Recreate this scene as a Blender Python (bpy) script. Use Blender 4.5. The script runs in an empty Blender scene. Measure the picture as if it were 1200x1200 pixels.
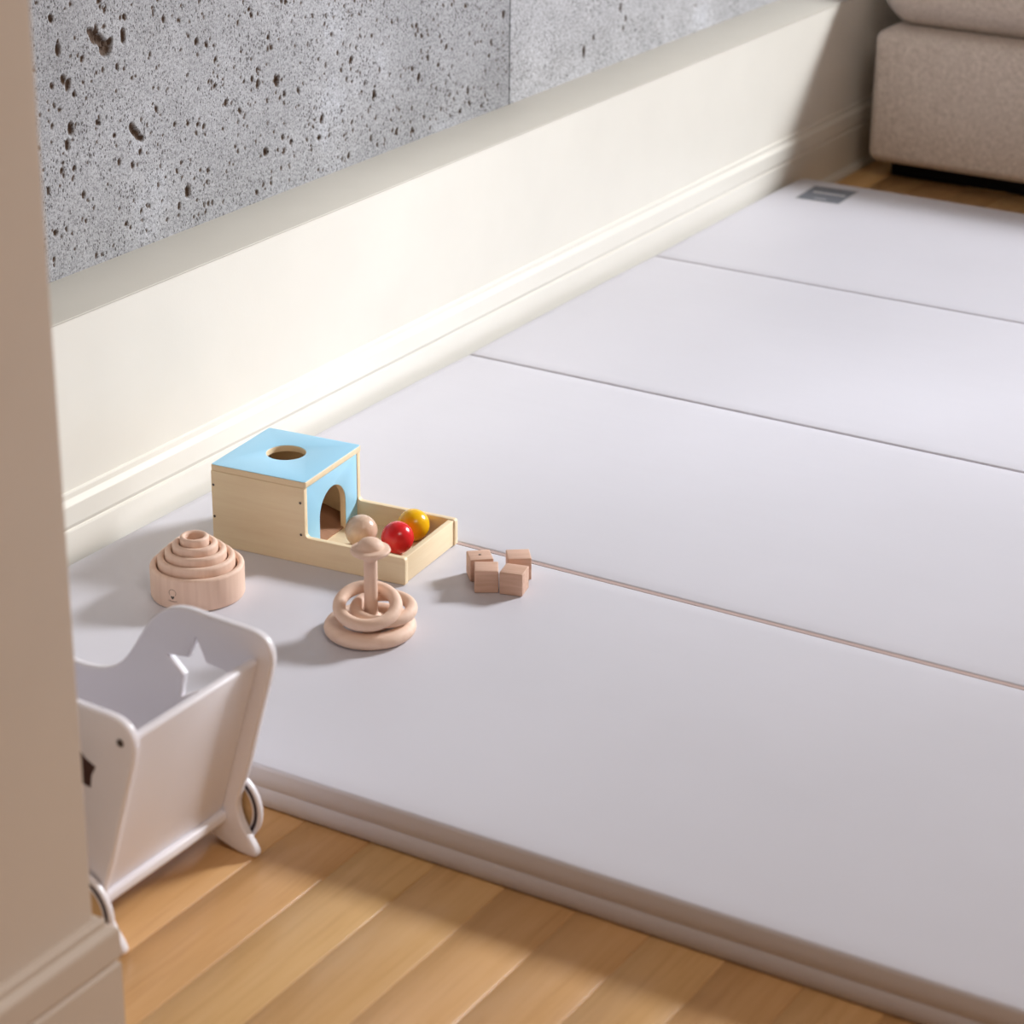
import bpy, bmesh, math, random
import numpy as np
from mathutils import Vector, Matrix

R = math.radians
SC = bpy.context.scene
COL = SC.collection

random.seed(7)

# ------------------------------------------------------------------ camera
PITCH, YAW, ROLL, FPX = 0.404962916, 0.540481698, 0.0100779836, 2871.178
CAM = Vector((1.95, -1.858, 1.352))
F = Vector((-math.sin(YAW)*math.cos(PITCH), math.cos(YAW)*math.cos(PITCH), -math.sin(PITCH)))
Rt = Vector((math.cos(YAW), math.sin(YAW), 0)); Up = Rt.cross(F)
R2 = Rt*math.cos(ROLL)+Up*math.sin(ROLL); U2 = -Rt*math.sin(ROLL)+Up*math.cos(ROLL)
cd = bpy.data.cameras.new('camera'); cam = bpy.data.objects.new('camera', cd); COL.objects.link(cam)
cam.matrix_world = Matrix(((R2.x, U2.x, -F.x, CAM.x), (R2.y, U2.y, -F.y, CAM.y), (R2.z, U2.z, -F.z, CAM.z), (0, 0, 0, 1)))
cd.sensor_width = 36; cd.lens = 36*FPX/1200; cd.clip_start = .05; cd.clip_end = 60
cd.dof.use_dof = True; cd.dof.focus_distance = 3.25; cd.dof.aperture_fstop = 5.6
SC.camera = cam

# ------------------------------------------------------------------ world, lamps, exposure
w = bpy.data.worlds.new('sky'); SC.world = w; w.use_nodes = True
w.node_tree.nodes['Background'].inputs['Color'].default_value = (.75, .87, 1, 1)
w.node_tree.nodes['Background'].inputs['Strength'].default_value = 1.5
WX0, WX1, WZ0, WZ1, WY = 1.95, 3.15, 2.10, 3.10, 5.0          # the window opening in the far wall
def area(name, loc, to, sx, sy, power, col, spread=180):
    l = bpy.data.lights.new(name, 'AREA'); l.shape = 'RECTANGLE'; l.size = sx; l.size_y = sy; l.energy = power; l.color = col; l.spread = R(spread)
    o = bpy.data.objects.new(name, l); COL.objects.link(o); o.location = loc
    o.rotation_euler = (Vector(to)-Vector(loc)).to_track_quat('-Z', 'Y').to_euler()
    return o
area('window_light', ((WX0+WX1)/2, WY+.14, (WZ0+WZ1)/2), (.3, 2.15, .15), WX1-WX0, WZ1-WZ0, 92, (.925, .96, 1), 66)
area('fill_light', (2.7, -.9, 3.55), (1.4, -.1, 0), 1.6, 1.6, 56, (1, .88, .79))  # added warm fill light, stands for no known lamp
SC.view_settings.view_transform = 'Standard'; SC.view_settings.look = 'None'
SC.view_settings.gamma = 1; SC.view_settings.use_curve_mapping = False
SC.view_settings.exposure = 0.2

# ------------------------------------------------------------------ helpers
def obj(name, mesh, m=None, parent=None, loc=None, rot=None, smooth=False):
    o = bpy.data.objects.new(name, mesh); COL.objects.link(o)
    if m and not mesh.materials: mesh.materials.append(m)
    if parent: o.parent = parent
    if loc is not None: o.location = loc
    if rot is not None: o.rotation_euler = rot
    if smooth:
        for p in mesh.polygons: p.use_smooth = True
    return o
def thing(name, label, cat, loc=(0, 0, 0), rz=0, group=None):
    o = bpy.data.objects.new(name, None); COL.objects.link(o); o.location = loc; o.rotation_euler = (0, 0, rz)
    o.empty_display_size = .05
    return tag(o, label, cat, group)
def tag(o, label, cat, group=None):
    o['label'] = label; o['category'] = cat
    if group: o['group'] = group
    return o
def struct(o): o['kind'] = 'structure'; return o
def mesh_from(bm, name='m'):
    me = bpy.data.meshes.new(name); bm.normal_update(); bm.to_mesh(me); bm.free(); return me
def box(x0, x1, y0, y1, z0, z1, bev=0, seg=1):
    bm = bmesh.new(); bmesh.ops.create_cube(bm, size=1)
    for v in bm.verts: v.co = Vector(((x0+x1)/2+v.co.x*(x1-x0), (y0+y1)/2+v.co.y*(y1-y0), (z0+z1)/2+v.co.z*(z1-z0)))
    if bev: bmesh.ops.bevel(bm, geom=bm.edges[:], offset=bev, segments=seg, profile=.5, affect='EDGES')
    return mesh_from(bm)
def autosmooth(me, ang=35):
    for p in me.polygons: p.use_smooth = True
    bm = bmesh.new(); bm.from_mesh(me)
    for e in bm.edges:
        if len(e.link_faces) == 2 and e.calc_face_angle(0) > R(ang): e.smooth = False
    bm.to_mesh(me); bm.free(); return me
def sbox(*a, **k): return autosmooth(box(*a, **k), 50)
def lathe(prof, n=64, close=False):
    bm = bmesh.new(); rings = []
    for r, z in prof:
        if r < 1e-6: rings.append([bm.verts.new((0, 0, z))])
        else: rings.append([bm.verts.new((r*math.cos(2*math.pi*i/n), r*math.sin(2*math.pi*i/n), z)) for i in range(n)])
    pairs = list(zip(rings, rings[1:]))
    if close: pairs.append((rings[-1], rings[0]))
    for a, b in pairs:
        for i in range(n):
            j = (i+1) % n
            if len(a) == 1 and len(b) == 1: continue
            if len(a) == 1: bm.faces.new((a[0], b[j], b[i]))
            elif len(b) == 1: bm.faces.new((a[i], a[j], b[0]))
            else: bm.faces.new((a[i], a[j], b[j], b[i]))
    bmesh.ops.recalc_face_normals(bm, faces=bm.faces[:])
    return autosmooth(mesh_from(bm), 40)
def torus(Rr, r, n=72, k=20, sq=1.0):
    return lathe([(Rr+r*math.cos(2*math.pi*i/k), r*sq*math.sin(2*math.pi*i/k)) for i in range(k)], n, True)
def sphere(r, u=48, v=24):
    bm = bmesh.new(); bmesh.ops.create_uvsphere(bm, u_segments=u, v_segments=v, radius=r)
    for f in bm.faces: f.smooth = True
    return mesh_from(bm)
def plate(loops, t, bev=.001, M=None, bres=2):
    """flat board from closed 2-D outlines (outer first, then holes), thickness t centred on z=0, rounded edges"""
    cu = bpy.data.curves.new('c', 'CURVE'); cu.dimensions = '2D'; cu.fill_mode = 'BOTH'
    for lp in loops:
        s = cu.splines.new('POLY'); s.points.add(len(lp)-1)
        for p, (x, y) in zip(s.points, lp): p.co = (x, y, 0, 1)
        s.use_cyclic_u = True
    cu.extrude = t/2-bev; cu.bevel_depth = bev; cu.bevel_resolution = bres; cu.offset = -bev
    o = bpy.data.objects.new('c', cu); COL.objects.link(o)
    dg = bpy.context.evaluated_depsgraph_get(); me = bpy.data.meshes.new_from_object(o.evaluated_get(dg))
    bpy.data.objects.remove(o); bpy.data.curves.remove(cu)
    bm = bmesh.new(); bm.from_mesh(me); bmesh.ops.remove_doubles(bm, verts=bm.verts[:], dist=1e-6); bm.to_mesh(me); bm.free()
    me.materials.clear()
    if M: me.transform(M)
    return autosmooth(me, 32)
STAND = Matrix.Rotation(R(90), 4, 'X')      # 2-D (x, y) -> (x, z), board normal along y
def rounded(pts, n=8):
    """pts: (x, y, r) polygon with a fillet radius at every corner"""
    out = []; N = len(pts)
    for i in range(N):
        p = Vector(pts[i][:2]); r = pts[i][2]
        a = Vector(pts[i-1][:2])-p; b = Vector(pts[(i+1) % N][:2])-p
        if r <= 0: out.append(tuple(p)); continue
        a.normalize(); b.normalize(); ang = a.angle(b); d = r/math.tan(ang/2)
        c = p+(a+b).normalized()*(r/math.sin(ang/2)); s = p+a*d-c; e = p+b*d-c
        a0 = math.atan2(s.y, s.x); a1 = math.atan2(e.y, e.x); da = (a1-a0+math.pi) % (2*math.pi)-math.pi
        for k in range(n+1):
            t = a0+da*k/n; out.append((c.x+r*math.cos(t), c.y+r*math.sin(t)))
    return out
def circle(cx, cy, r, n=48): return [(cx+r*math.cos(2*math.pi*i/n), cy+r*math.sin(2*math.pi*i/n)) for i in range(n)]
def soft_box(dx, dy, dz, r, puff=(0, 0, 0), n=(24, 24, 12), sag=0):
    """pillow-like block centred on the origin"""
    bm = bmesh.new(); verts = {}; hf = (dx/2, dy/2, dz/2)
    ax_c = []
    for h_, k in zip(hf, n):
        inn = h_-r; c = [-inn+2*inn*i/k for i in range(k+1)] if inn > 1e-4 else [0.0]
        arc = [r*math.tan(R(a)) for a in (9, 18, 27, 36, 45)]
        ax_c.append([-inn-a for a in arc[::-1]]+c+[inn+a for a in arc])
    cu_ = lambda t: max(0, 1-t*t)
    def V(p):
        k = tuple(round(c, 6) for c in p)
        if k not in verts:
            inn = Vector([max(-(h_-r), min(h_-r, c)) for c, h_ in zip(p, hf)]); d = (Vector(p)-inn).normalized()
            u, v, w_ = (max(-1, min(1, c/h_)) for c, h_ in zip(p, hf))
            q = inn+d*r+Vector((d.x*puff[0]*cu_(v)*cu_(w_), d.y*puff[1]*cu_(u)**.5*cu_(w_), d.z*puff[2]*cu_(u)**.5*cu_(v)**.5))
            verts[k] = bm.verts.new(q)
        return verts[k]
    for ax in range(3):
        a, b = [k for k in range(3) if k != ax]; A_, B_ = ax_c[a], ax_c[b]
        for s_ in (-1, 1):
            def P(i_, j_):
                p = [0, 0, 0]; p[ax] = s_*hf[ax]; p[a] = A_[i_]; p[b] = B_[j_]; return V(p)
            for i_ in range(len(A_)-1):
                for j_ in range(len(B_)-1): bm.faces.new((P(i_, j_), P(i_+1, j_), P(i_+1, j_+1), P(i_, j_+1)))
    bmesh.ops.recalc_face_normals(bm, faces=bm.faces[:])
    for f in bm.faces: f.smooth = True
    return mesh_from(bm)
def sweep(prof, y0, y1):
    """profile of (x, z) points run along y, closed with end caps"""
    bm = bmesh.new(); a = [bm.verts.new((x, y0, z)) for x, z in prof]; b = [bm.verts.new((x, y1, z)) for x, z in prof]; N = len(prof)
    for i in range(N): bm.faces.new((a[i], a[(i+1) % N], b[(i+1) % N], b[i]))
    bm.faces.new(a[::-1]); bm.faces.new(b); bmesh.ops.recalc_face_normals(bm, faces=bm.faces[:])
    return mesh_from(bm)

# ------------------------------------------------------------------ materials
def base_mat(name, col, rough=.5, spec=.5):
    m = bpy.data.materials.new(name); m.use_nodes = True; b = m.node_tree.nodes['Principled BSDF']
    b.inputs['Base Color'].default_value = (*col, 1); b.inputs['Roughness'].default_value = rough
    b.inputs['Specular IOR Level'].default_value = spec
    return m, m.node_tree, b
def N(nt, t, **k):
    n = nt.nodes.new(t)
    for a, v in k.items(): setattr(n, a, v)
    return n
def coords(nt, scale=(1, 1, 1), rnd=False, src='Object'):
    tc = N(nt, 'ShaderNodeTexCoord'); mp = N(nt, 'ShaderNodeMapping'); mp.inputs['Scale'].default_value = scale
    nt.links.new(tc.outputs[src], mp.inputs['Vector'])
    if rnd:
        oi = N(nt, 'ShaderNodeObjectInfo'); mu = N(nt, 'ShaderNodeMath', operation='MULTIPLY'); mu.inputs[1].default_value = 37.
        nt.links.new(oi.outputs['Random'], mu.inputs[0]); nt.links.new(mu.outputs[0], mp.inputs['Location'])
    return mp.outputs[0]
def ramp(nt, src, stops):
    r = N(nt, 'ShaderNodeValToRGB'); e = r.color_ramp.elements
    while len(e) < len(stops): e.new(.5)
    for i, (p, c) in enumerate(stops): e[i].position = p; e[i].color = (*c, 1)
    nt.links.new(src, r.inputs[0]); return r.outputs[0]
def noise(nt, v, scale, detail=4, rough=.5, dist=0):
    n = N(nt, 'ShaderNodeTexNoise'); n.inputs['Scale'].default_value = scale; n.inputs['Detail'].default_value = detail
    n.inputs['Roughness'].default_value = rough; n.inputs['Distortion'].default_value = dist
    nt.links.new(v, n.inputs['Vector']); return n.outputs['Fac']
def bump(nt, b, h, s, d=.001):
    n = N(nt, 'ShaderNodeBump'); n.inputs['Strength'].default_value = s; n.inputs['Distance'].default_value = d
    nt.links.new(h, n.inputs['Height']); nt.links.new(n.outputs[0], b.inputs['Normal'])
def mixc(nt, fac, a, b, mode='MIX'):
    m = N(nt, 'ShaderNodeMix', data_type='RGBA', blend_type=mode)
    if isinstance(fac, (int, float)): m.inputs['Factor'].default_value = fac
    else: nt.links.new(fac, m.inputs['Factor'])
    for s, i in ((a, 6), (b, 7)):
        if isinstance(s, tuple): m.inputs[i].default_value = (*s, 1)
        else: nt.links.new(s, m.inputs[i])
    return m.outputs[2]
def paint(name, col, rough=.5, spec=.4, var=.02, bs=.15):
    m, nt, b = base_mat(name, col, rough, spec); v = coords(nt)
    n = noise(nt, v, 7, 3); c2 = tuple(c*(1-var*2) for c in col)
    nt.links.new(ramp(nt, n, [(.3, c2), (.7, col)]), b.inputs['Base Color'])
    bump(nt, b, noise(nt, v, 260, 3), bs, .0005); return m
def wood(name, a, b_, axis='x', rough=.5, scale=1., spec=.4, rnd=True):
    m, nt, b = base_mat(name, a, rough, spec)
    st = {'x': (6, 70, 70), 'y': (70, 6, 70), 'z': (70, 70, 6)}[axis]
    v = coords(nt, tuple(s*scale for s in st), rnd)
    n1 = noise(nt, v, 1.6, 5, .6, .3); v2 = coords(nt, tuple(s*scale*.25 for s in st), rnd); n2 = noise(nt, v2, 1.3, 3, .5, .5)
    ad = N(nt, 'ShaderNodeMath', operation='ADD'); nt.links.new(n1, ad.inputs[0]); nt.links.new(n2, ad.inputs[1])
    hf = N(nt, 'ShaderNodeMath', operation='MULTIPLY'); hf.inputs[1].default_value = .5; nt.links.new(ad.outputs[0], hf.inputs[0])
    nt.links.new(ramp(nt, hf.outputs[0], [(.36, b_), (.62, a)]), b.inputs['Base Color'])
    bump(nt, b, n1, .12, .0006); return m

M_panel = paint('cream_wall_paint', (.82, .79, .715), .42, .4)
M_base = paint('cream_gloss_paint', (.82, .79, .715), .25, .5, .01, .05)
M_ledge = paint('greige_ledge_paint', (.59, .555, .485), .5, .3)
M_stub = paint('taupe_wall_shade', (.56, .46, .375), .55, .3)  # shade on the stub wall and its baseboard is put into this colour
M_room = paint('room_wall_paint', (.55, .48, .40), .6, .3)
M_ceil = paint('ceiling_paint', (.62, .57, .5), .7, .2)
M_white = paint('white_lacquer', (.90, .87, .91), .35, .5, .01, .04)
M_birch = wood('birch_plywood', (.90, .74, .50), (.83, .65, .42), 'x', .5)
M_birchy = wood('birch_plywood_across', (.90, .74, .50), (.83, .65, .42), 'y', .5)
M_beech = wood('raw_beech', (.84, .61, .48), (.75, .52, .40), 'z', .6, 1.2)
M_beechx = wood('raw_beech_flat', (.84, .61, .48), (.75, .52, .39), 'x', .6, 1.2)
M_block = wood('beech_block', (.72, .48, .37), (.56, .34, .24), 'x', .6, 1.8)
M_ramp = wood('stained_ramp', (.40, .21, .12), (.32, .16, .09), 'x', .6)
M_natball = wood('oiled_beech_ball', (.74, .54, .41), (.62, .42, .30), 'z', .25, 1.2, .5)
M_blue = paint('sky_blue_paint', (.36, .69, .90), .4, .4, .01, .05)
M_red = base_mat('red_lacquer', (.72, .02, .025), .22)[0]
M_yellow = base_mat('yellow_lacquer', (.92, .50, .006), .22)[0]
M_screw = base_mat('dark_screw', (.08, .06, .05), .4)[0]
M_rubber = base_mat('dark_rubber', (.035, .02, .03), .6)[0]
M_burn = base_mat('burnt_mark', (.22, .11, .065), .7)[0]
M_inlay = base_mat('dark_brown_inlay', (.06, .025, .02), .5)[0]
M_blocker = base_mat('under_sofa_shade', (.012, .012, .012), .9, .1)[0]  # black in place of the deep shade under the sofa
M_steel = base_mat('steel', (.6, .6, .6), .3)[0]

def m_mat():
    m, nt, b = base_mat('soft_vinyl', (.66, .63, .66), .42, .35)
    v = coords(nt, src='Generated'); o = coords(nt)
    n = noise(nt, o, 2.2, 3); nt.links.new(ramp(nt, n, [(.3, (.60, .585, .63)), (.7, (.64, .625, .675))]), b.inputs['Base Color'])
    a = noise(nt, o, 900, 2); g = noise(nt, coords(nt, (3, 14, 1)), 1.5, 2)
    s = N(nt, 'ShaderNodeMath', operation='MULTIPLY_ADD'); s.inputs[1].default_value = .25; nt.links.new(a, s.inputs[0]); nt.links.new(g, s.inputs[2])
    bump(nt, b, s.outputs[0], .3, .0015); return m
M_mat = m_mat()
M_hinge = paint('hinge_vinyl', (.50, .37, .34), .5)
M_labelgrey = paint('label_grey', (.16, .17, .20), .5)
M_labelwhite = paint('label_pale', (.55, .54, .56), .5)

def m_fabric():
    m, nt, b = base_mat('linen_weave', (.4, .33, .27), .85, .15)
    tc = coords(nt)
    outs = []
    for sc in ((620, 110, 110), (110, 110, 620), (110, 620, 110)):
        outs.append(noise(nt, coords(nt, sc), 1, 3, .65))
    a = N(nt, 'ShaderNodeMath', operation='ADD'); nt.links.new(outs[0], a.inputs[0]); nt.links.new(outs[1], a.inputs[1])
    c = N(nt, 'ShaderNodeMath', operation='ADD'); nt.links.new(a.outputs[0], c.inputs[0]); nt.links.new(outs[2], c.inputs[1])
    d = N(nt, 'ShaderNodeMath', operation='MULTIPLY'); d.inputs[1].default_value = .333; nt.links.new(c.outputs[0], d.inputs[0])
    nt.links.new(ramp(nt, d.outputs[0], [(.36, (.50, .41, .34)), (.64, (.88, .77, .68))]), b.inputs['Base Color'])
    b.inputs['Sheen Weight'].default_value = .2
    bump(nt, b, d.outputs[0], .25, .0006); return m
M_fabric = m_fabric()

def m_floor():
    m, nt, b = base_mat('maple_floor', (.55, .33, .16), .34, .4)
    v = coords(nt, (22, 1.6, 22), True); n1 = noise(nt, v, 2.2, 6, .62, .6)
    v2 = coords(nt, (120, 5, 60), True); n2 = noise(nt, v2, 2, 3, .6)
    s = N(nt, 'ShaderNodeMath', operation='MULTIPLY_ADD'); s.inputs[1].default_value = .35; nt.links.new(n2, s.inputs[0])
    k = N(nt, 'ShaderNodeMath', operation='MULTIPLY'); k.inputs[1].default_value = .7; nt.links.new(n1, k.inputs[0]); nt.links.new(k.outputs[0], s.inputs[2])
    c = ramp(nt, s.outputs[0], [(.36, (.58, .345, .145)), (.52, (.67, .42, .19)), (.70, (.71, .46, .225))])
    oi = N(nt, 'ShaderNodeObjectInfo')
    tint = ramp(nt, oi.outputs['Random'], [(0, (.92, .84, .80)), (.35, (1, .93, .90)), (.65, (1, .99, .95)), (1, (1.06, 1.04, .96))])
    nt.links.new(mixc(nt, 1., c, tint, 'MULTIPLY'), b.inputs['Base Color'])
    bump(nt, b, s.outputs[0], .08, .0008); b.inputs['Coat Weight'].default_value = .15; b.inputs['Coat Roughness'].default_value = .25
    return m
M_floor = m_floor()

def m_concrete(k=1.):
    m, nt, b = base_mat('board_cast_concrete', (.45, .45, .47), .8, .2)
    o = coords(nt)
    big = noise(nt, o, 5, 4, .6); fine = noise(nt, o, 330, 4, .7)
    c = ramp(nt, big, [(.3, tuple(k*c for c in (.405, .405, .42))), (.6, tuple(k*c for c in (.51, .51, .53))), (.8, tuple(k*c for c in (.66, .68, .74)))])
    g = ramp(nt, fine, [(.32, (.42, .41, .40)), (.5, (.95, .95, .95)), (.68, (1.3, 1.3, 1.3))])
    c = mixc(nt, 1., c, g, 'MULTIPLY')
    # small air holes, taller than wide
    hs = []
    for sc, lo, hi in ((95, .10, .17), (190, .13, .24)):
        vv = coords(nt, (1, 1.15, .75)); vo = N(nt, 'ShaderNodeTexVoronoi'); vo.inputs['Scale'].default_value = sc; nt.links.new(vv, vo.inputs['Vector'])
        mk = noise(nt, coords(nt, (1, 1, 1)), 9 if sc < 100 else 14, 3, .6)
        mr = N(nt, 'ShaderNodeMapRange'); mr.inputs['From Min'].default_value = .35; mr.inputs['From Max'].default_value = .75
        mr.inputs['To Min'].default_value = lo*.9; mr.inputs['To Max'].default_value = hi*1.6; nt.links.new(mk, mr.inputs['Value'])
        lt = N(nt, 'ShaderNodeMath', operation='SUBTRACT'); nt.links.new(mr.outputs[0], lt.inputs[0]); nt.links.new(vo.outputs['Distance'], lt.inputs[1])
        sm = N(nt, 'ShaderNodeMapRange'); sm.inputs['From Min'].default_value = 0; sm.inputs['From Max'].default_value = .035
        nt.links.new(lt.outputs[0], sm.inputs['Value']); hs.append(sm.outputs[0])
    mx = N(nt, 'ShaderNodeMath', operation='MAXIMUM'); nt.links.new(hs[0], mx.inputs[0]); nt.links.new(hs[1], mx.inputs[1])
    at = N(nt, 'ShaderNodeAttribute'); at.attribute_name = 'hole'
    c = mixc(nt, mx.outputs[0], c, (.13, .12, .12)); c = mixc(nt, at.outputs['Fac'], c, (.10, .065, .045))  # small holes: weak shade deepened by colour; larger ones also brown with dirt
    nt.links.new(c, b.inputs['Base Color'])
    h = N(nt, 'ShaderNodeMath', operation='MULTIPLY_ADD'); h.inputs[1].default_value = -1.6; nt.links.new(mx.outputs[0], h.inputs[0]); nt.links.new(fine, h.inputs[2])
    bump(nt, b, h.outputs[0], .7, .0012); return m
M_conc = m_concrete(.84); M_conc2 = m_concrete(1.12)

# ------------------------------------------------------------------ room
RX, RY0, RY1, RZ = 4.3, -3.4, WY, 3.6
floor = struct(obj('floor', box(-.3, RX+.1, RY0-.1, RY1+.1, -.06, -.0165), paint('subfloor', (.2, .13, .08))))
PW = .0845; k0 = -7; lens = [2.15, 2.42, 1.9, 2.28, 2.05]
plank_meshes = {}
for i in range(k0, 45):
    x0 = .577+PW*i
    if x0 > RX: break
    y = RY0-.02-.09*((i*3) % 5); j = random.randrange(5)
    if i in (1,): y = RY0; 
    while y < RY1:
        L = lens[j % 5]; j += 1
        if L not in plank_meshes: plank_meshes[L] = autosmooth(box(0, PW-.0004, 0, L-.0004, -.016, 0, .0009), 60)
        obj('plank', plank_meshes[L], M_floor, floor, (x0, y, 0)); y += L

PX = -.022
wains = struct(obj('trim_1', box(-.14, PX, RY0, RY1, 0, .3605, .0), M_panel)); wains['label'] = 'cream wainscot panel of the low wall'
ledge = struct(obj('trim_2', sbox(-.139, PX+.001, RY0, RY1, .3606, .3632, bev=.0008, seg=2), M_ledge))
basep = [(-.0225, 0), (-.012, 0), (-.012, .086), (-.0128, .0885), (-.0148, .0895), (-.0148, .0915), (-.0128, .0925), (-.0118, .096), (-.0118, .1205), (-.0122, .1218), (-.0182, .1275), (-.0186, .1285), (-.0186, .1345), (-.0195, .1365), (-.0225, .1375)]
baseb = struct(obj('baseboard_left', sweep(basep, RY0, RY1), M_base))
shoe = [(-.0119, .0002)]+[(-.0119+.0115*math.cos(t), .0002+.014*math.sin(t)) for t in [R(a) for a in range(0, 91, 15)]]
struct(obj('trim_3', sweep(shoe, RY0, RY1), M_base))

# concrete above the ledge: fine grid with real cavities, two castings with a joint
rng = np.random.default_rng(4)
wall_left = struct(obj('wall_left', box(-.30, -.17, RY0, RY1, 0, RZ), M_conc))
def concrete(y0, y1, npits, specials):
    ys = np.concatenate([np.arange(y0, max(y0, .3), .3), np.arange(max(y0, .3), min(y1, 2.8), .0017), np.arange(min(y1, 2.8), y1, .3), [y1]])
    ys = np.unique(np.round(ys, 5)); zs = np.concatenate([np.arange(.345, .78, .0017), np.arange(.79, RZ, .45), [RZ]])
    Yg, Zg = np.meshgrid(ys, zs); D = np.zeros_like(Yg)
    D += .0006*np.sin(Yg*3.1+1)*np.sin(Zg*7)
    pits = list(specials)
    jag = lambda z, k: .0014*np.sin(z*410+k)*np.sin(z*173+2*k)+.0008*np.sin(z*1130+k)
    if y0 > RY0+.1: Yg[:, 0] += np.abs(jag(zs, 1))
    if y1 < RY1-.1: Yg[:, -1] -= np.abs(jag(zs, 3))
    for _ in range(npits):
        py = rng.uniform(max(y0, .3), min(y1, 2.7)); pz = rng.uniform(.37, .79); s = rng.choice([.0016, .0021, .0028, .0036], p=[.58, .28, .11, .03])
        pits.append((py, pz, s, s*rng.uniform(1.1, 2.0), rng.uniform(-.5, .5)))
    H = np.zeros_like(D)
    for py, pz, sy, sz, rot in pits:
        iy = np.where(abs(ys-py) < .03)[0]; iz = np.where(abs(zs-pz) < .03)[0]
        if len(iy) == 0 or len(iz) == 0: continue
        sl = np.ix_(iz, iy); dy = Yg[sl]-py; dz = Zg[sl]-pz
        u = dy*np.cos(rot)+dz*np.sin(rot); v = -dy*np.sin(rot)+dz*np.cos(rot)
        d = np.clip(1.25-np.sqrt((u/sy)**2+(v/sz)**2), 0, .8)/.8
        D[sl] -= np.minimum(.9*sy, .006)*np.sqrt(d)*(D[sl] > -.004); H[sl] = np.maximum(H[sl], np.clip(d*3.2-.3, 0, 1))
    nz, ny = Yg.shape; co = np.stack([-.138+D, Yg, Zg], -1).reshape(-1, 3)
    idx = np.arange(nz*ny).reshape(nz, ny); q = np.stack([idx[:-1, :-1], idx[:-1, 1:], idx[1:, 1:], idx[1:, :-1]], -1).reshape(-1, 4)
    # returns at both ends so that the casting has thickness
    nb = len(co); ends = np.array([(-.168, y0, .345), (-.168, y0, RZ), (-.168, y1, .345), (-.168, y1, RZ)]); co = np.vstack([co, ends])
    me = bpy.data.meshes.new('concrete'); faces = [tuple(r) for r in q.tolist()]
    l = idx[:, 0].tolist(); r = idx[:, -1].tolist()
    faces.append(tuple(l[::-1][::-1]+[nb+1, nb])[::-1]); faces.append(tuple(r+[nb+3, nb+2]))
    me.from_pydata(co.tolist(), [], faces)
    at = me.attributes.new('hole', 'FLOAT', 'POINT'); at.data.foreach_set('value', np.append(H.ravel(), np.zeros(4)).astype(np.float32))
    me.polygons.foreach_set('use_smooth', [True]*len(faces)); me.update()
    return me
big = [(.560, .664, .006, .012, .5), (.574, .655, .006, .011, .5), (.582, .645, .010, .010, 0), (.592, .652, .004, .006, -.4), (.566, .668, .003, .012, .1),
       (.628, .528, .005, .009, .5), (.637, .518, .005, .009, .6), (.645, .512, .004, .004, .2), (.618, .655, .004, .010, 0), (.49, .66, .004, .008, 0), (.497, .62, .004, .007, .3),
       (.505, .612, .004, .008, -.3), (.92, .432, .005, .006, .2), (.738, .416, .005, .008, 0), (.505, .555, .005, .008, 0), (.95, .53, .004, .009, .2)]
obj('concrete_panel', concrete(RY0, 1.5980, 850, big), M_conc, wall_left)
obj('concrete_panel', concrete(1.6000, RY1, 35, [(1.98, .46, .004, .008, 0), (1.85, .405, .004, .010, 0), (2.0, .437, .003, .006, 0)]), M_conc2, wall_left)

# near wall stub with its wrapped baseboard
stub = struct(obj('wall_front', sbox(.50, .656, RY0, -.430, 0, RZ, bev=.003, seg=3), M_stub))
def wrap_base():
    prof = [(0, 0), (.016, 0), (.016, .086), (.0148, .0885), (.0128, .0895), (.0128, .0915), (.0152, .0925), (.016, .096), (.016, .1215), (.0152, .1245), (.0075, .1285), (.0075, .1345), (.006, .1365), (0, .1375)]
    path = [(.656, RY0, 1, 0), (.656, -.430, 1, 1), (.50, -.430, -1, 1), (.50, RY0, -1, 0)]
    bm = bmesh.new(); rows = []
    for (x, y, ox, oy) in path: rows.append([bm.verts.new((x+ox*(d-.0002 if d == 0 else d), y+oy*(d-.0002 if d == 0 else d), z)) for d, z in prof])
    for a, b in zip(rows, rows[1:]):
        for i in range(len(prof)): bm.faces.new((a[i], a[(i+1) % len(prof)], b[(i+1) % len(prof)], b[i]))
    bmesh.ops.recalc_face_normals(bm, faces=bm.faces[:]); return mesh_from(bm)
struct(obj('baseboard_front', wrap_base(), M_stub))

# the rest of the room
struct(obj('wall_right', box(RX, RX+.12, RY0, RY1, 0, RZ), M_room))
struct(obj('wall_back', box(-.3, RX+.12, RY0-.12, RY0, 0, RZ), M_room))
struct(obj('ceiling', box(-.3, RX+.12, RY0-.12, RY1+.12, RZ, RZ+.1), M_ceil))
far = struct(obj('wall_far', plate([[(-.3, 0), (RX+.12, 0), (RX+.12, RZ), (-.3, RZ)], [(WX0, WZ0), (WX0, WZ1), (WX1, WZ1), (WX1, WZ0)]], .12, .0005,
                                   Matrix.Translation((0, RY1+.061, 0)) @ STAND), M_room))
win = struct(obj('window_1', plate([[(WX0+.001, WZ0+.001), (WX1-.001, WZ0+.001), (WX1-.001, WZ1-.001), (WX0+.001, WZ1-.001)],
     [(WX0+.05, WZ0+.05), (WX0+.05, WZ1-.05), (WX1-.05, WZ1-.05), (WX1-.05, WZ0+.05)]], .05, .002, Matrix.Translation((0, RY1+.06, 0)) @ STAND), M_base))
mg = bpy.data.materials.new('window_glass'); mg.use_nodes = True; nt = mg.node_tree; nt.nodes.clear()
o_ = N(nt, 'ShaderNodeOutputMaterial'); tr = N(nt, 'ShaderNodeBsdfTransparent'); gl = N(nt, 'ShaderNodeBsdfGlossy'); gl.inputs['Roughness'].default_value = .02
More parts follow.
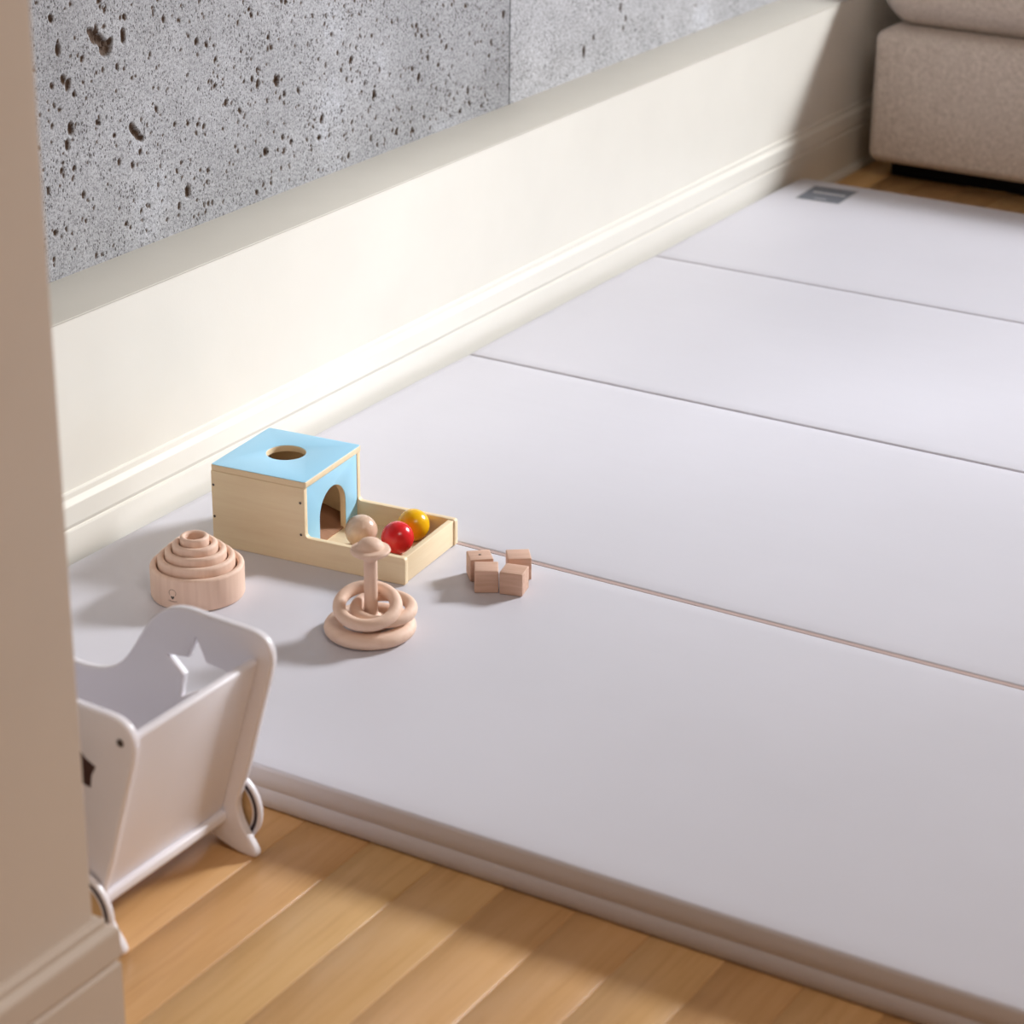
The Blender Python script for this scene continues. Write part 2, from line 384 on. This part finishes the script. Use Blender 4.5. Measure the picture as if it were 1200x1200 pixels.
fr = N(nt, 'ShaderNodeFresnel'); mx = N(nt, 'ShaderNodeMixShader'); nt.links.new(fr.outputs[0], mx.inputs[0]); nt.links.new(tr.outputs[0], mx.inputs[1]); nt.links.new(gl.outputs[0], mx.inputs[2]); nt.links.new(mx.outputs[0], o_.inputs[0])
obj('pane', box(WX0+.048, WX1-.048, RY1+.057, RY1+.061, WZ0+.048, WZ1-.048), mg, win)

# ------------------------------------------------------------------ sofa
sofa = thing('sofa', 'low beige linen sofa at the far end of the mat', 'sofa', (0, 0, 0))
me = soft_box(2.10, .88, .270, .022, (.004, .008, .004), (60, 40, 16)); obj('seat_base', me, M_fabric, sofa, (.040+1.05, 2.72+.44, .040+.135))
for i in range(2):
    me = soft_box(1.06, .84, .175, .08, (.01, .018, .012), (40, 40, 16)); obj('seat_cushion', me, M_fabric, sofa, (.016+.53+i*1.065, 2.748+.42, .309+.09))
obj('backrest', soft_box(2.06, .2, .30, .06, (.0, .02, .01), (60, 12, 20)), M_fabric, sofa, (.05+1.03, 3.49, .47+.13))
obj('under_sofa_blocker', sbox(.07, 2.06, 2.785, 3.52, .0005, .046, bev=.003), M_blocker, sofa)  # added unseen-part block: stops light leaking under the sofa, reads as shade

# ------------------------------------------------------------------ folding mat
mat = thing('play_mat', 'pale grey folding play mat of four padded panels', 'mat', (0, 0, 0))
T = .052; MW = 1.42
edges = [0, .618, 1.250, 1.873, 2.493]
for i in range(4):
    y0, y1 = edges[i]+(0, .0026, .0012, .0012)[i], edges[i+1]-(.0026, .0012, .0012, .0012)[i]
    bm = bmesh.new()
    # section in (y, z): softly rounded, with the bead and the groove of the side seam
    r = .0045; nn = 6; L = y1-y0
    def side(s):      # from bottom to top, outward offset
        pts = [(-.004, 0.0)]+[(0, .003), (.0003, .012), (.0003, .0245), (-.0005, .0255), (.0003, .0265), (.0004, .038)]
        pts += [(-r+r*math.cos(R(a)), T-r+r*math.sin(R(a))) for a in (0, 22, 45, 68, 90)]
        return [(y0-p[0] if s < 0 else y1+p[0], p[1]) for p in pts]
    top = [(y0+L*t, T+.0016*(1-(2*t-1)**4)) for t in [k/24 for k in range(1, 24)]]
    sec = side(-1)+top+side(1)[::-1]
    xs = [0.0008, .002, .006, .015]+[MW*k/40 for k in range(1, 40)]+[MW-.006, MW]
    rows = []
    cr = .022
    for x in xs:
        row = []
        for (yy, zz) in sec:
            z = zz
            if x < .006 and z > T-.01: z = z-(.006-x)*.55
            yv = yy
            if i == 3 and x < cr and yv > y1-cr: yv = min(yv, y1-cr+math.sqrt(max(0, cr*cr-(cr-x)**2))+(yv-y1 if yv > y1 else 0))
            if i == 0 and x < cr and yv < y0+cr: yv = max(yv, y0+cr-math.sqrt(max(0, cr*cr-(cr-x)**2)))
            row.append(bm.verts.new((x, yv, z)))
        rows.append(row)
    for a, b in zip(rows, rows[1:]):
        for k in range(len(sec)): bm.faces.new((a[k], a[(k+1) % len(sec)], b[(k+1) % len(sec)], b[k]))
    bm.faces.new(rows[0][::-1]); bm.faces.new(rows[-1]); bmesh.ops.recalc_face_normals(bm, faces=bm.faces[:])
    obj('panel', autosmooth(mesh_from(bm), 55), M_mat, mat)
for i, y in enumerate(edges[1:4]):
    h = obj('hinge_strip', box(.004, MW-.003, y-.0032, y+.0032, .02, T-(.0006 if i == 0 else .004)), M_hinge, mat)
lab = obj('label', sbox(-.047, .047, -.053, .053, 0, .0008, bev=.0003), M_labelwhite, mat, (.0985, 2.399, T+.0008), (0, 0, R(3))); lab['label'] = 'small grey printed label'
obj('label_print', box(-.043, .043, -.049, .049, .0008, .0011), M_labelgrey, lab)
for (x0, x1, y0, y1) in ((-.030, .036, .002, .010), (-.012, .012, -.036, -.032)):
    obj('label_line', box(x0, x1, y0, y1, .0011, .0014), M_labelwhite, lab)

# ------------------------------------------------------------------ ball drop box
BT = T+.0016; A = R(5.48)
bx = thing('ball_drop_box', 'plywood ball drop box with blue lid, arch and tray', 'toy', (.1193, .4393, BT), A)
L1, W, H, LT, H2, th = .139, .146, .1128, .282, .0365, .008
def side_panel(y):
    o = obj('side_panel', plate([rounded([(0, 0, .001), (LT, 0, .002), (LT, H2, .004), (L1-.001, H2, .006), (L1-.001, H-.0085, .001), (0, H-.0085, .001)])], th, .0008,
            Matrix.Translation((0, y, 0)) @ STAND), M_birch, bx)
    return o
sp = side_panel(th/2); side_panel(W-th/2)
for (x, z) in ((.0035, .085), (.0035, .041), (.1325, .084), (.1325, .0402)):
    obj('screw', lathe([(0, -.0008), (.0008, -.0002), (.0018, .0003), (0, .0005)], 12), M_screw, sp, (x, -.0002, z), (R(90), 0, 0))
lid = obj('lid', plate([rounded([(0, 0, .003), (L1+.001, 0, .003), (L1+.001, W, .003), (0, W, .003)]), circle(.0665, .078, .0255)], .008, .0008, Matrix.Translation((0, 0, H-.0042))), M_birch, bx)
obj('painted_face', plate([rounded([(.0008, .0008, .003), (L1+.0002, .0008, .003), (L1+.0002, W-.0008, .003), (.0008, W-.0008, .003)]), circle(.0665, .078, .0262)], .0006, .0001, Matrix.Translation((0, 0, H))), M_blue, lid)
arch = [(.0385, .0078)]+[(.0735+.0335*math.cos(t), .047+.0335*math.sin(t)) for t in [math.pi-math.pi*k/24 for k in range(25)]]+[(.107, .0078)]
arch = [(.0400, -.002)]+arch[1:-1]+[(.107, -.002)]
FR = Matrix.Rotation(R(90), 4, 'Z') @ STAND   # (u, v) -> (y, z)
fp = obj('front_panel', plate([[(th+.0002, .0078)]+[(.0400, .0078)]+arch[1:-1]+[(.107, .0078), (W-th-.0002, .0078), (W-th-.0002, H-.0085), (th+.0002, H-.0085)]], th, .0006,
         Matrix.Translation((L1-.0062, 0, 0)) @ FR), M_birch, bx)
obj('painted_face', plate([[(th+.0004, .0082)]+[(.0394, .0082)]+[(.0735+.0341*math.cos(t), .047+.0341*math.sin(t)) for t in [math.pi-math.pi*k/24 for k in range(25)]]+[(.1076, .0082), (W-th-.0004, .0082), (W-th-.0004, H-.0088), (th+.0004, H-.0088)]], .0006, .0001,
         Matrix.Translation((L1-.0020, 0, 0)) @ FR), M_blue, fp)
obj('rear_panel', sbox(.0002, th, th+.0002, W-th-.0002, .0078, H-.0085, bev=.0005), M_birchy, bx)
obj('tray_floor', sbox(.0004, LT-th-.0022, th+.0002, W-th-.0002, .0004, .0076, bev=.0004), M_birch, bx)
obj('ramp', box(0, .128, th+.0004, W-th-.0004, 0, .004), M_ramp, bx, (th+.001, 0, .040), (0, R(15.5), 0))
obj('end_panel', sbox(LT-th-.002, LT-.002, th+.0002, W-th-.0002, .0004, H2-.001, bev=.0008, seg=2), M_birchy, bx)
ca, sa = math.cos(A), math.sin(A)
def bl(x, y): return (.1193+x*ca-y*sa, .4393+x*sa+y*ca)
rb = .0212
for nm, m, (lx, ly), lb in (('ball', M_red, (.2335, .0706), 'glossy red wooden ball in the box tray'), ('ball', M_yellow, (.2328, .1155), 'glossy yellow wooden ball in the box tray'),
                       ('ball', M_natball, (.1820, .0680), 'natural unpainted wooden ball in the box tray')):
    X, Y = bl(lx, ly); o = obj(nm, sphere(rb), m, None, (X, Y, BT+.0077+rb), (.4, .3, .7)); tag(o, lb, 'ball')

# ------------------------------------------------------------------ nesting bowls
BX, BY = .1938, .3113
rad = [.0585, .0480, .0382, .0283, .0180]; tops = [.0430, .0532, .0620, .0702, .0780]
names = ['widest bottom bowl of the nested beech bowls, burnt emblem on its side', 'second widest of the nested beech bowls', 'middle-sized of the five nested beech bowls',
         'second smallest of the nested beech bowls', 'smallest nested beech bowl on top of its stack']
ft = .008
for i, (ro, zt) in enumerate(zip(rad, tops)):
    z0 = ft*i+.0002*i; h = zt-z0; wl = .0085 if i < 4 else .0062; rr = wl/2
    ri = ro-wl; rbz = .004
    prof = [(0, 0), (ro-rbz, 0), (ro-rbz*.3, rbz*.3), (ro, rbz)]
    prof += [(ro-rr+rr*math.cos(t), h-rr+rr*math.sin(t)) for t in [math.pi*k/10 for k in range(11)]]
    prof += [(ri, ft+.004), (ri-.004, ft), (0, ft)]
    o = obj('nesting_bowl', lathe(prof, 80), M_beech, None, (BX-(.0 if i == 0 else .0006*i), BY, BT+z0), (0, 0, i*1.3)); tag(o, names[i], 'bowl', 'nested beech stacking bowls')
    if i == 0: bowl0 = o
# burnt emblem: a ring, a heart and a line of script, curved to the wall of the bowl
ang0 = math.atan2(-.88, .10)
def on_bowl(u, v): a = ang0+u/rad[0]; return Vector(((rad[0]+.00012)*math.cos(a), (rad[0]+.00012)*math.sin(a), .019+v))
def ribbon(pts, wd, closed=False):
    bm = bmesh.new(); P = pts+([pts[0]] if closed else []); rows = []
    for k, p in enumerate(P):
        a = P[max(0, k-1)]; b = P[min(len(P)-1, k+1)]; d = Vector((b[0]-a[0], b[1]-a[1])).normalized(); n = Vector((-d.y, d.x))*wd/2
        rows.append((bm.verts.new(on_bowl(p[0]+n.x, p[1]+n.y)), bm.verts.new(on_bowl(p[0]-n.x, p[1]-n.y))))
    for a, b in zip(rows, rows[1:]): bm.faces.new((a[0], a[1], b[1], b[0]))
    return mesh_from(bm)
em = obj('emblem', ribbon([(.0048*math.cos(t), .005+.0048*math.sin(t)) for t in [R(-40+k*20) for k in range(14)]], .0006), M_burn, bowl0)
bm = bmesh.new(); bm.faces.new([bm.verts.new(on_bowl(u*.0026, -.001+v*.0026)) for u, v in ((0, -1), (.9, 0), (.95, .5), (.5, .8), (0, .45), (-.5, .8), (-.95, .5), (-.9, 0))]); obj('emblem_heart', mesh_from(bm), M_screw, em)
obj('emblem_script', ribbon([(-.006+.012*k/30, -.0058+.0009*math.sin(k*1.9)-.0012*math.cos((k-15)/15*1.2)+.0008) for k in range(31)], .0005), M_burn, em)

# ------------------------------------------------------------------ ring rattle
SX, SY = .4395, .333
rt = thing('ring_rattle', 'beech rattle stick with mushroom knob standing inside loose rings', 'rattle', (SX, SY, BT))
def dome(zc, up):
    s = 1 if up else -1
    pr = [(.0082, zc-s*.0125), (.0092, zc-s*.0110), (.0125, zc-s*.0085), (.0190, zc-s*.0050), (.0232, zc-s*.0022), (.0243, zc+s*.0006), (.0232, zc+s*.0030), (.0200, zc+s*.0042), (.0172, zc+s*.0040), (.0163, zc+s*.0045)]
    pr += [(.0160*math.cos(t), zc+s*(.0045+.0115*math.sin(t))) for t in [R(a) for a in (12, 28, 45, 62, 78, 90)]]
    pr[-1] = (0, pr[-1][1]); return pr
obj('stick', lathe([(0, .018), (.0082, .018), (.0082, .098), (0, .098)], 32), M_beech, rt)
obj('knob', lathe(dome(.1085, True), 56), M_beechx, rt)
obj('knob', lathe(dome(.0147, False), 56), M_beechx, rt)
def ring(name, Rr, r, loc, rot, lb, sq=1):
    o = obj(name, torus(Rr, r, 80, 20, sq), M_beechx, None, loc, rot); tag(o, lb, 'ring', 'loose rings around the rattle stick'); return o
def lean(deg): return Matrix.Rotation(R(deg), 4, Vector((math.cos(YAW), math.sin(YAW), 0))).to_euler()   # near side down
ring('wooden_ring', .0440, .0118, (.4390, .3310, BT+.0098), (0, 0, .3), 'widest beech ring lying flat on the mat around the rattle', .82)
ring('wooden_ring', .0335, .0076, (.4500, .3440, BT+.0305), lean(4), 'middle beech ring peeking out behind the top ring of the rattle')
ring('wooden_ring', .0340, .0078, (.4430, .3205, BT+.0418), lean(18), 'topmost tilted beech ring around the rattle stick')

# ------------------------------------------------------------------ wooden blocks
def block(cx, cy, ang, lb, hole=False, s=.030):
    o = obj('wooden_block', sbox(-s/2, s/2, -s/2, s/2, 0, s, bev=.0014, seg=3), M_block, None, (cx, cy, BT), (0, 0, ang)); tag(o, lb, 'block', 'small beech cube blocks')
    if hole:
        h = obj('cord_hole', lathe([(0, .0004), (.0014, .0004), (.0019, .0001), (.0019, 0)], 16), M_screw, o, (0, 0, s))
    return o
def bc(a, b, s=.030):
    ang = math.atan2(b[1]-a[1], b[0]-a[0]); n = Vector((-math.sin(ang), math.cos(ang))); m = (Vector(a)+Vector(b))/2+n*s/2; return m.x, m.y, ang
x, y, a = bc((.4850, .4945), (.5098, .5100)); block(x, y, a, 'front left cube block of the cluster beside the tray')
x, y, a = bc((.5122, .5085), (.5414, .5160)); block(x, y, a, 'front right cube block with its right side lit')
x, y, a = bc((.5012, .5480), (.5250, .5660)); block(x, y, a, 'rear right cube block nearest the mat seam')
x, y, a = bc((.4645, .5250), (.4855, .5440)); block(x-.001, y-.005, a, 'rear left cube block with a small hole on top', True)

# ------------------------------------------------------------------ doll cradle
cr = thing('doll_cradle', 'white toy doll cradle on wheels with star cutout beside the mat', 'toy', (.356, -.193, 0))
# outline in local x (0 = middle), z; right half from photo, mirrored
half = [(0, .168), (.018, .1695), (.036, .174), (.052, .184), (.066, .200), (.080, .222), (.094, .243), (.110, .259), (.128, .2685), (.148, .2715), (.168, .270), (.200, .2685), (.228, .2675),
        (.239, .2645), (.2475, .258), (.252, .248), (.2525, .238), (.250, .225), (.2385, .185), (.2270, .145), (.2160, .105), (.2030, .070), (.2000, .056), (.2030, .042), (.2110, .026), (.2220, .010), (.2240, .004), (.2210, .0003),
        (.212, .0), (.196, .0015), (.176, .008), (.150, .020), (.120, .029), (.08, .034), (.04, .036), (0, .036)]
def smooth_half():
    full = half+[(-x, z) for x, z in half[::-1][1:-1]]
    for _ in range(1):       # one Chaikin cut
        n_ = []
        for k in range(len(full)):
            a, b = full[k], full[(k+1) % len(full)]
            n_ += [(a[0]*.75+b[0]*.25, a[1]*.75+b[1]*.25), (a[0]*.25+b[0]*.75, a[1]*.25+b[1]*.75)]
        full = n_
    return full
def star(cx, cz, ro, ri, rot=0):
    return [(cx+(ro if k % 2 == 0 else ri)*math.sin(rot+k*math.pi/5), cz+(ro if k % 2 == 0 else ri)*math.cos(rot+k*math.pi/5)) for k in range(10)]
def cboard(y, sx, lb):
    o = obj('side_board', plate([smooth_half()]+([star(.156, .199, .041, .0195)] if sx > 0 else []), .011, .003, Matrix.Translation((0, y, 0)) @ STAND, 3), M_white, cr)
    return o
far_b = cboard(.1085, 1, ''); near_b = cboard(-.1085, -1, '')
obj('star_inlay', plate([star(.1835, .2005, .022, .0155)], .0012, .0003, Matrix.Translation((0, -.1141, 0)) @ STAND), M_inlay, near_b)
for (x, z) in ((.237, .2425), (.190, .066), (-.237, .2425), (-.190, .066)):
    obj('screw', lathe([(0, -.0006), (.002, -.0003), (.0042, .0003), (0, .0006)], 16), M_screw, near_b, (x, -.1143, z), (R(90), 0, 0))
for s in (1, -1):     # slanted end panels between the boards
    dx, dz = .2325-.1765, .238-.047; Lp = math.hypot(dx, dz); th_ = math.atan2(dx, dz)
    e = obj('end_panel', sbox(-.005, .005, -.1028, .1028, 0, Lp, bev=.0035, seg=3), M_white, cr, (.1765*s, 0, .047), (0, s*th_, 0))
obj('bottom_board', sbox(-.188, .188, -.1028, .1028, .036, .047, bev=.002, seg=2), M_white, cr)
wh = lathe([(.0414, -.0026), (.0418, -.0030), (.0448, -.0030), (.0452, -.0024), (.0452, .0024), (.0448, .0030), (.0418, .0030), (.0414, .0026)], 72, True)
ringd = lathe([(.0376, -.0033), (.0414, -.0033), (.0414, .0033), (.0376, .0033)], 72, True); hub = lathe([(0, -.0065), (.006, -.0062), (.007, -.005), (.007, .005), (.006, .0062), (0, .0065)], 24)
rim = lathe([(.0356, -.0036), (.0376, -.0036), (.0376, .0036), (.0356, .0036)], 72, True)
M_disc = wood('pale_wheel_disc', (.70, .48, .25), (.60, .39, .19), 'x', .5)
disc = lathe([(0, -.0028), (.0356, -.0028), (.0356, .0028), (0, .0028)], 64)
for sy in (1, -1):
    for sx in (1, -1):
        wl_ = obj('wheel', wh, M_white, cr, (.1745*sx, sy*.1210, .0452), (R(90), 0, 0))
        obj('rubber_band', ringd, M_rubber, wl_); obj('inner_rim', rim, M_white, wl_)
        obj('wheel_disc', disc, M_disc, wl_); obj('hub', hub, M_steel, wl_)
